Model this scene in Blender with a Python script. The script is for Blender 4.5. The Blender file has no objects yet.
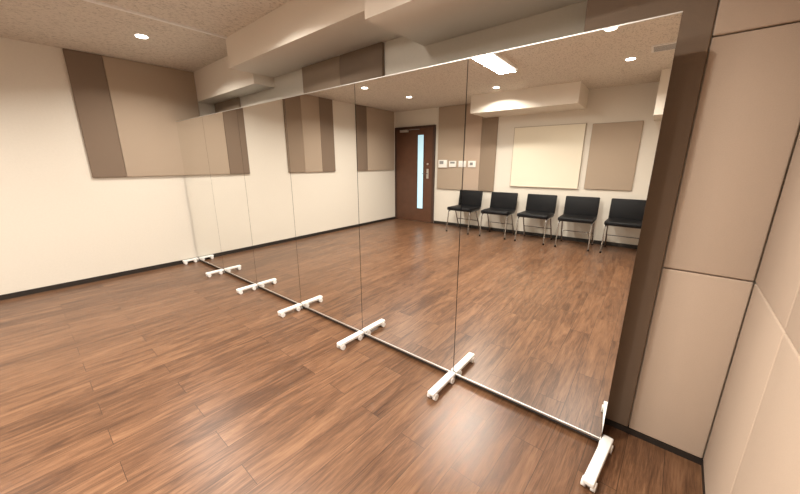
import bpy, math, random
from mathutils import Vector, Matrix
random.seed(4)
S=bpy.context.scene
try:
    S.view_settings.view_transform='Standard'
except Exception as e: print(e)

# ---------- materials ----------
def newmat(name):
    m=bpy.data.materials.new(name); m.use_nodes=True
    nt=m.node_tree; b=nt.nodes['Principled BSDF']
    return m,nt,b
def simple(name,col,rough=.5,metal=0,bump=0,bscale=200,var=0,vscale=3,emit=0,ecol=None,spec=.5):
    m,nt,b=newmat(name)
    b.inputs['Base Color'].default_value=(*col,1)
    b.inputs['Roughness'].default_value=rough
    b.inputs['Metallic'].default_value=metal
    b.inputs['Specular IOR Level'].default_value=spec
    tc=nt.nodes.new('ShaderNodeTexCoord')
    if bump:
        n=nt.nodes.new('ShaderNodeTexNoise'); n.inputs['Scale'].default_value=bscale; n.inputs['Detail'].default_value=3
        nt.links.new(tc.outputs['Object'],n.inputs['Vector'])
        bp=nt.nodes.new('ShaderNodeBump'); bp.inputs['Strength'].default_value=bump; bp.inputs['Distance'].default_value=.002
        nt.links.new(n.outputs['Fac'],bp.inputs['Height']); nt.links.new(bp.outputs['Normal'],b.inputs['Normal'])
    if var:
        n=nt.nodes.new('ShaderNodeTexNoise'); n.inputs['Scale'].default_value=vscale; n.inputs['Detail'].default_value=6
        nt.links.new(tc.outputs['Object'],n.inputs['Vector'])
        mx=nt.nodes.new('ShaderNodeMix'); mx.data_type='RGBA'
        mx.inputs[6].default_value=(*[c*(1-var) for c in col],1); mx.inputs[7].default_value=(*[min(1,c*(1+var)) for c in col],1)
        nt.links.new(n.outputs['Fac'],mx.inputs[0]); nt.links.new(mx.outputs[2],b.inputs['Base Color'])
    if emit:
        b.inputs['Emission Color'].default_value=(*(ecol or col),1); b.inputs['Emission Strength'].default_value=emit
    return m
M={}
M['wall']=simple('wall_paint',(.72,.675,.595),.75,bump=.25,bscale=260,var=.04,vscale=60)
M['soffit']=simple('soffit_paint',(.79,.735,.65),.7,var=.02)
M['tan']=simple('fabric_tan',(.42,.335,.255),.95,bump=.5,bscale=500,var=.06,vscale=250)
M['tan2']=simple('fabric_rose_tan',(.50,.39,.305),.95,bump=.5,bscale=500,var=.06,vscale=250)
M['dark']=simple('fabric_brown',(.215,.158,.115),.95,bump=.5,bscale=500,var=.06,vscale=250)
M['mid']=simple('fabric_mid_brown',(.29,.22,.16),.95,bump=.5,bscale=500,var=.06,vscale=250)
M['base']=simple('baseboard_vinyl',(.02,.015,.012),.5,var=.1)
M['white']=simple('white_enamel',(.82,.81,.79),.35,var=.02)
M['caster']=simple('caster_grey',(.4,.4,.4),.4,var=.05)
M['alu']=simple('aluminium',(.68,.67,.65),.42,1,var=.03)
M['mirror']=simple('mirror_silver',(.93,.935,.92),0.0,1)
M['edge']=simple('mirror_back_black',(.03,.03,.03),.5,var=.05)
M['black']=simple('black_vinyl',(.006,.006,.007),.5,var=.1,spec=.2)
M['chrome']=simple('chrome_tube',(.5,.5,.5),.2,1,var=.02)
M['door']=simple('door_wood_red_brown',(.11,.048,.026),.4,var=.25,vscale=8)
M['frame']=simple('door_frame_brown',(.06,.03,.02),.5,var=.1)
M['glass']=simple('frosted_door_glass_glow',(.5,.72,.8),.3,emit=.75,ecol=(.45,.72,.85))  # emission stands in for light from the corridor behind the door
M['cream']=simple('cream_board',(.79,.735,.60),.8,var=.02)
M['trimc']=simple('board_edge_fabric',(.42,.36,.28),.8,var=.02)
M['plastic']=simple('white_plastic',(.85,.84,.80),.4,var=.02)
M['grey']=simple('grey_plastic',(.25,.25,.25),.5,var=.02)
M['lamp']=simple('lamp_diffuser',(1,.95,.88),.5,emit=14,ecol=(1,.94,.85))
# ceiling
m,nt,b=newmat('ceiling_rockwool'); tc=nt.nodes.new('ShaderNodeTexCoord')
n=nt.nodes.new('ShaderNodeTexNoise'); n.inputs['Scale'].default_value=90; n.inputs['Detail'].default_value=4; n.inputs['Roughness'].default_value=.6
mp=nt.nodes.new('ShaderNodeMapping'); mp.inputs['Scale'].default_value=(1,.5,1)
nt.links.new(tc.outputs['Object'],mp.inputs[0]); nt.links.new(mp.outputs[0],n.inputs['Vector'])
r=nt.nodes.new('ShaderNodeValToRGB'); r.color_ramp.elements[0].position=.34; r.color_ramp.elements[0].color=(.42,.38,.32,1)
r.color_ramp.elements[1].position=.49; r.color_ramp.elements[1].color=(.70,.645,.565,1)
nt.links.new(n.outputs['Fac'],r.inputs[0]); nt.links.new(r.outputs[0],b.inputs['Base Color'])
bp=nt.nodes.new('ShaderNodeBump'); bp.inputs['Strength'].default_value=.5; bp.inputs['Distance'].default_value=.003
nt.links.new(n.outputs['Fac'],bp.inputs['Height']); nt.links.new(bp.outputs['Normal'],b.inputs['Normal'])
b.inputs['Roughness'].default_value=.9; M['ceiling']=m
# floor
m,nt,b=newmat('wood_plank_floor'); L=nt.links.new; N=nt.nodes.new
tc=N('ShaderNodeTexCoord'); sp=N('ShaderNodeSeparateXYZ'); cb=N('ShaderNodeCombineXYZ')
L(tc.outputs['Object'],sp.inputs[0]); L(sp.outputs['Y'],cb.inputs['X']); L(sp.outputs['X'],cb.inputs['Y'])
br=N('ShaderNodeTexBrick'); br.offset=.37; br.offset_frequency=2; br.squash=1
br.inputs['Scale'].default_value=1; br.inputs['Brick Width'].default_value=.92; br.inputs['Row Height'].default_value=.14
br.inputs['Mortar Size'].default_value=.0011; br.inputs['Mortar Smooth'].default_value=.1
br.inputs['Color1'].default_value=(0,0,0,1); br.inputs['Color2'].default_value=(1,1,1,1); br.inputs['Mortar'].default_value=(.5,.5,.5,1)
L(cb.outputs[0],br.inputs['Vector'])
sc=N('ShaderNodeVectorMath'); sc.operation='MULTIPLY'; sc.inputs[1].default_value=(1.8,14,1); L(cb.outputs[0],sc.inputs[0])
off=N('ShaderNodeVectorMath'); off.operation='MULTIPLY_ADD'; off.inputs[1].default_value=(7,13,31); L(br.outputs['Color'],off.inputs[0]); L(sc.outputs[0],off.inputs[2])
g=N('ShaderNodeTexNoise'); g.inputs['Scale'].default_value=1.3; g.inputs['Detail'].default_value=7; g.inputs['Roughness'].default_value=.60; g.inputs['Distortion'].default_value=1.4
L(off.outputs[0],g.inputs['Vector'])
sc2=N('ShaderNodeVectorMath'); sc2.operation='MULTIPLY'; sc2.inputs[1].default_value=(1,3,1); L(off.outputs[0],sc2.inputs[0])
g2=N('ShaderNodeTexNoise'); g2.inputs['Scale'].default_value=5; g2.inputs['Detail'].default_value=6; g2.inputs['Roughness'].default_value=.72
L(sc2.outputs[0],g2.inputs['Vector'])
ad=N('ShaderNodeMath'); ad.operation='MULTIPLY_ADD'; ad.inputs[1].default_value=.48; L(g2.outputs['Fac'],ad.inputs[0])
ml=N('ShaderNodeMath'); ml.operation='MULTIPLY'; ml.inputs[1].default_value=.62; L(g.outputs['Fac'],ml.inputs[0]); L(ml.outputs[0],ad.inputs[2])
ad2=N('ShaderNodeMath'); ad2.operation='MULTIPLY_ADD'; ad2.inputs[1].default_value=.08; L(br.outputs['Color'],ad2.inputs[0]); L(ad.outputs[0],ad2.inputs[2])
r=N('ShaderNodeValToRGB'); cr=r.color_ramp
cr.elements[0].position=.39; cr.elements[0].color=(.040,.018,.0095,1)
cr.elements[1].position=.82; cr.elements[1].color=(.25,.135,.072,1)
e=cr.elements.new(.51); e.color=(.088,.041,.0205,1)
e=cr.elements.new(.63); e.color=(.150,.074,.038,1)
L(ad2.outputs[0],r.inputs[0])
mx=N('ShaderNodeMix'); mx.data_type='RGBA'; mx.inputs[7].default_value=(.030,.015,.009,1)
L(br.outputs['Fac'],mx.inputs[0]); L(r.outputs[0],mx.inputs[6]); L(mx.outputs[2],b.inputs['Base Color'])
b.inputs['Roughness'].default_value=.32
bp=N('ShaderNodeBump'); bp.inputs['Strength'].default_value=.2; bp.inputs['Distance'].default_value=.002
L(g2.outputs['Fac'],bp.inputs['Height']); L(bp.outputs['Normal'],b.inputs['Normal'])
M['floor']=m

# ---------- helpers ----------
def link(o,parent=None):
    S.collection.objects.link(o)
    if parent: o.parent=parent
    return o
def box(name,x0,x1,y0,y1,z0,z1,mat,parent=None,bev=0):
    me=bpy.data.meshes.new(name)
    cx,cy,cz=(x0+x1)/2,(y0+y1)/2,(z0+z1)/2
    hx,hy,hz=abs(x1-x0)/2,abs(y1-y0)/2,abs(z1-z0)/2
    v=[(sx*hx,sy*hy,sz*hz) for sx in(-1,1) for sy in(-1,1) for sz in(-1,1)]
    f=[(0,1,3,2),(4,6,7,5),(0,4,5,1),(2,3,7,6),(0,2,6,4),(1,5,7,3)]
    me.from_pydata(v,[],f); me.update()
    o=bpy.data.objects.new(name,me); o.location=(cx,cy,cz); me.materials.append(M[mat])
    link(o,parent)
    if bev:
        md=o.modifiers.new('b','BEVEL'); md.width=bev; md.segments=3; md.limit_method='ANGLE'
        for p in me.polygons: p.use_smooth=True
    return o
def empty(name,loc=(0,0,0),rz=0,parent=None):
    o=bpy.data.objects.new(name,None); o.location=loc; o.rotation_euler=(0,0,rz); o.empty_display_size=.1
    return link(o,parent)
def cyl(name,p0,p1,rad,mat,parent=None,n=20):
    import bmesh
    p0,p1=Vector(p0),Vector(p1); d=p1-p0
    me=bpy.data.meshes.new(name); bm=bmesh.new()
    bmesh.ops.create_cone(bm,cap_ends=True,segments=n,radius1=rad,radius2=rad,depth=d.length)
    bm.to_mesh(me); bm.free(); me.materials.append(M[mat])
    for p in me.polygons: p.use_smooth = len(p.vertices)==4
    o=bpy.data.objects.new(name,me); o.location=(p0+p1)/2
    o.rotation_euler=d.to_track_quat('Z','Y').to_euler()
    return link(o,parent)
def tube(name,pts,rad,mat,parent=None):
    cu=bpy.data.curves.new(name,'CURVE'); cu.dimensions='3D'; cu.bevel_depth=rad; cu.bevel_resolution=3
    cu.use_fill_caps=True
    P=[Vector(p) for p in pts]; out=[P[0]]
    for i in range(1,len(P)-1):
        a=(P[i-1]-P[i]); c=(P[i+1]-P[i]); rr=min(.045,a.length*.4,c.length*.4)
        A=P[i]+a.normalized()*rr; C=P[i]+c.normalized()*rr
        for t in (0,.25,.5,.75,1):
            out.append(A*(1-t)**2+P[i]*2*t*(1-t)+C*t*t)
    out.append(P[-1])
    s=cu.splines.new('POLY'); s.points.add(len(out)-1)
    for k,p in enumerate(out): s.points[k].co=(*p,1)
    cu.materials.append(M[mat])
    return link(bpy.data.objects.new(name,cu),parent)

# ---------- room ----------
XL,XR,YF,YB,H=-4.766,.269,-2.92,1.90,2.344
YC=1.70
box('floor',XL-.1,XR+.13,YF-.1,YB+.1,-.1,0,'floor')
box('ceiling',XL-.1,XR+.13,YF-.1,YB+.1,H,H+.1,'ceiling')
box('wall_left',XL-.1,XL,YF-.1,YB+.1,0,H,'wall')
box('wall_right',XR+.03,XR+.13,YF-.1,YB+.1,0,H,'wall')
box('wall_back',XL,XR+.03,YB,YB+.1,0,H,'wall')
box('wall_front',XL,XR+.03,YF-.1,YF,0,H,'wall')
box('column_wall_back',-.42,XR+.03,YC+.025,YB,0,H,'wall')
box('trim_beam_back',XL,-3.28,1.685,YB,2.01,H,'soffit')
box('trim_soffit_back',-3.28,-1.41,1.465,YB,2.10,H,'soffit')
box('trim_soffit_deep',-1.41,XR+.03,1.37,YB,2.005,H,'soffit')
box('trim_soffit_front',-2.66,-1.05,YF,-2.24,2.07,H,'soffit')
box('trim_soffit_corner',-.19,XR+.03,YF,-2.2,1.84,H,'soffit')
box('baseboard_left',XL,XL+.012,YF,YB,0,.05,'base')
box('baseboard_front_1',-3.72,XR+.03,YF,YF+.012,0,.06,'base')
box('baseboard_back_1',XL+.012,-.42,YB-.012,YB,0,.06,'base')
box('baseboard_back_2',-.42,XR,YC,YC+.025,0,.03,'base')
box('baseboard_right',XR,XR+.03,YF+.012,YC,0,.03,'base')
box('trim_ceiling_rail',-3.27,-3.235,.0,1.46,H-.012,H,'white')

def apanel(x0,x1,y0,y1,z0,z1,mat,name='acoustic_panel'):
    return box(name,x0,x1,y0,y1,z0,z1,mat,bev=.006)
def lp(y0,y1,mat): apanel(XL,XL+.03,y0,y1,1.12,H-.003,mat)
lp(.555,.84,'dark'); lp(.842,1.683,'tan')
lp(-.41,-.10,'mid'); lp(-.78,-.412,'tan'); lp(-1.08,-.782,'dark')
lp(-1.95,-1.66,'dark'); lp(-2.82,-1.952,'tan')
apanel(XL+.03,-4.06,YB-.03,YB,1.12,2.008,'mid')
apanel(-2.75,-2.23,YB-.03,YB,1.12,2.098,'mid'); apanel(-2.228,-1.76,YB-.03,YB,1.12,2.098,'dark')
apanel(-.42,0,YC,YC+.025,.031,2.003,'dark')
for z0,z1 in((.031,.842),(.846,1.70),(1.704,2.003)):
    apanel(.002,XR-.001,YC,YC+.025,z0,z1,'tan2')
ys=[YC,1.23,.33,-.57,-1.47,-2.37,-2.915]
for i in range(len(ys)-1):
    for z0,z1 in((.031,.842),(.846,1.70),(1.704,2.34)):
        if i==0 and z1>2: z1=2.003
        if i>=len(ys)-3 and z1>1.8: z1=1.838
        apanel(XR,XR+.03,ys[i+1]+.002,ys[i]-.002,z0,z1,'tan2')
apanel(-3.66,-3.062,YF,YF+.03,.75,H-.003,'tan'); apanel(-3.058,-2.732,YF,YF+.03,.75,H-.003,'tan2')
apanel(-2.728,-2.43,YF,YF+.03,.75,H-.28,'mid')
apanel(-.93,-.30,YF,YF+.03,.87,1.85,'tan')
wb=empty('cream_notice_board',(-1.57,YF,1.365))
box('board',-.545,.545,.0,.03,-.495,.495,'cream',wb)
for a in((-.553,.553,0,.032,.495,.504),(-.553,.553,0,.032,-.504,-.495),(-.553,-.545,0,.032,-.495,.495),(.545,.553,0,.032,-.495,.495)):
    box('board_frame',*a,'trimc',wb)
sw=empty('wall_switch_panel',(-3.2,YF+.03,1.25))
box('intercom',-.42,-.22,0,.03,-.07,.08,'plastic',sw,.004); box('intercom_screen',-.39,-.30,.03,.032,-.0,.06,'grey',sw)
box('controller',-.18,-.02,0,.02,-.06,.06,'plastic',sw,.004); box('controller_screen',-.15,-.05,.02,.022,.01,.045,'grey',sw)
box('switch_plate',.03,.19,0,.012,-.06,.06,'plastic',sw,.003)
for i in range(3): box('rocker',.05+i*.042,.085+i*.042,.012,.018,-.03,.03,'white',sw)
box('thermostat',.24,.40,0,.02,-.06,.06,'plastic',sw,.004); box('thermostat_dial',.28,.34,.02,.024,-.02,.03,'grey',sw)
# door
dr=empty('door_1',(-4.245,YF,0))
box('leaf',-.47,.47,0,.035,.01,1.975,'door',dr)
box('jamb_a',-.515,-.47,0,.05,0,2.02,'frame',dr); box('jamb_b',.47,.515,0,.05,0,2.02,'frame',dr)
box('head',-.47,.47,0,.05,1.975,2.02,'frame',dr)
box('window_glass',.10,.245,.03,.04,.30,1.84,'glass',dr)
for a in((.085,.10,.03,.045,.285,1.855),(.245,.26,.03,.045,.285,1.855),(.10,.245,.03,.045,.285,.30),(.10,.245,.03,.045,1.84,1.855)):
    box('window_bead',*a,'frame',dr)
box('handle_plate',.33,.38,.035,.042,.95,1.15,'alu',dr)
tube('handle',[(.355,.042,1.05),(.355,.09,1.05),(.26,.09,1.05)],.009,'chrome',dr)
cyl('lock',(.355,.035,1.25),(.355,.05,1.25),.02,'alu',dr)
tube('closer_arm',[(-.2,.05,1.95),(0,.12,1.95),(.15,.06,1.95)],.008,'grey',dr)
box('closer',-.35,-.15,.035,.09,1.91,1.96,'alu',dr,.005)

# ---------- mirrors ----------
W=.777
pos=Vector((-.084,1.530,0)); a=181.5
z0,z1=.040,1.748
for i in range(6):
    d=Vector((math.cos(math.radians(a)),math.sin(math.radians(a)),0))
    e=empty('mobile_mirror',pos,math.radians(a-180))
    box('glass',-W+.002,-.002,-.0,.006,z0,z1,'mirror',e)
    box('backing',-W+.002,-.002,.0062,.022,z0,z1,'edge',e)
    box('top_rail',-W+.001,-.001,-.002,.024,z1,z1+.004,'alu',e)
    box('bottom_rail',-W+.001,-.001,-.004,.024,z0-.008,z0,'alu',e)
    box('lower_beam',-W+.001,-.001,.0,.02,z0-.022,z0-.0085,'edge',e)
    feet=[-W] if i else [-W,0]
    for fx in feet:
        k=i+1 if fx else 0
        Lf=.262-.013*k
        rz=0
        if fx==0: fx=.022; Lf=.285; rz=math.radians(-6)
        if i==5: fx=-W+.02
        f=empty('foot',(fx,0,0),rz,e)
        box('foot_bar',-.021,.021,-Lf,-.006 if fx<0 else .024,.030,.052,'white',f,.005)
        if fx<0:
            box('foot_bar_rear',-.021,.021,.025,.07,.030,.052,'white',f,.004)
        box('foot_core',-.018,.018,-.0055,-.0045,.004,.0295,'white',f)
        for fy in((-Lf+.025,-.045) if fx<0 else (-Lf+.025,-.01)):
            box('caster_fork',-.012,.012,fy-.012,fy+.012,.016,.030,'caster',f)
            cyl('caster_wheel_a',(-.026,fy,.019),(-.009,fy,.019),.019,'white',f)
            cyl('caster_wheel_b',(.009,fy,.019),(.026,fy,.019),.019,'white',f)
    pos=pos+d*W

# ---------- chairs ----------
def chair(x,y,rz=0):
    e=empty('stacking_chair',(x,y,0),rz)
    box('seat',-.24,.24,-.2,.23,.41,.47,'black',e,.02)
    b=box('backrest',-.24,.24,-.02,.02,-.155,.155,'black',e,.015)
    b.location=(0,-.235,.60); b.rotation_euler=(math.radians(9),0,0)
    for sx in(-1,1):
        X=sx*.227
        tube('front_frame',[(X,.23,.008),(X*.97,.19,.40),(X*.97,-.2,.40),(X,-.262,.74)],.011,'chrome',e)
        tube('rear_leg',[(X,-.25,.008),(X*.97,-.06,.40)],.011,'chrome',e)
        for yy in(.23,-.25): cyl('foot_cap',(X,yy,0),(X,yy,.025),.014,'black',e)
    tube('cross_bar',[(-.22,.1,.398),(.22,.1,.398)],.009,'chrome',e)
    tube('cross_bar_low',[(-.222,-.155,.205),(.222,-.155,.205)],.007,'chrome',e)
for x,rz in((-2.84,.03),(-2.17,-.02),(-1.53,.02),(-.91,-.02),(-.29,.02)):
    chair(x,-2.55,rz)

# ---------- lights ----------
LC=(1,.93,.83)
def downlight(x,y,p=22):
    e=empty('ceiling_downlight',(x,y,H))
    cyl('trim_ring',(0,0,-.004),(0,0,0),.055,'white',e,32)
    cyl('diffuser',(0,0,-.008),(0,0,-.0045),.042,'lamp',e,32)
    l=bpy.data.lights.new('downlight_lamp','AREA'); l.shape='DISK'; l.size=.09; l.energy=p; l.color=LC
    l.spread=math.radians(145)
    o=bpy.data.objects.new('downlight_lamp',l); o.location=(0,0,-.012); link(o,e)
for x,y in((-3.79,.97),(-3.65,-.75),(-3.53,-1.70),(-.54,-.39),(-.46,-1.47),(-2.2,.9),(-.66,.62),(-2.1,-1.9)):  # middle and right lamps before the mirrors are added unseen, brightening floor and corner
    downlight(x,y)
e=empty('linear_ceiling_light',(-1.62,-.43,H))
box('housing',-.11,.11,-.62,.62,-.03,0,'white',e)
for s in(-1,1):
    box('led_bar',s*.06-.02,s*.06+.02,-.60,.60,-.042,-.0305,'lamp',e)
l=bpy.data.lights.new('linear_lamp','AREA'); l.shape='RECTANGLE'; l.size=.19; l.size_y=1.2; l.energy=68; l.color=LC
l.spread=math.radians(175)
o=bpy.data.objects.new('linear_lamp',l); o.location=(0,0,-.05); link(o,e)
v=empty('ceiling_air_vent',(-.17,-1.22,H))
box('vent_frame',-.11,.11,-.11,.11,-.01,0,'white',v)
for i in range(6): box('vent_slot',-.09,.09,-.09+i*.032,-.075+i*.032,-.012,-.0101,'grey',v)

# ---------- camera ----------
w=bpy.data.worlds.new('world'); S.world=w; w.use_nodes=True
w.node_tree.nodes['Background'].inputs[0].default_value=(.02,.02,.02,1)
c=bpy.data.cameras.new('camera'); c.sensor_width=36; c.lens=323.41/800*36; c.clip_start=.02
co=bpy.data.objects.new('camera',c); co.location=(0,0,1.27)
R=Matrix.Rotation(math.radians(40.403),4,'Z')@Matrix.Rotation(math.radians(90-14.556),4,'X')
co.rotation_euler=R.to_euler(); link(co); S.camera=co
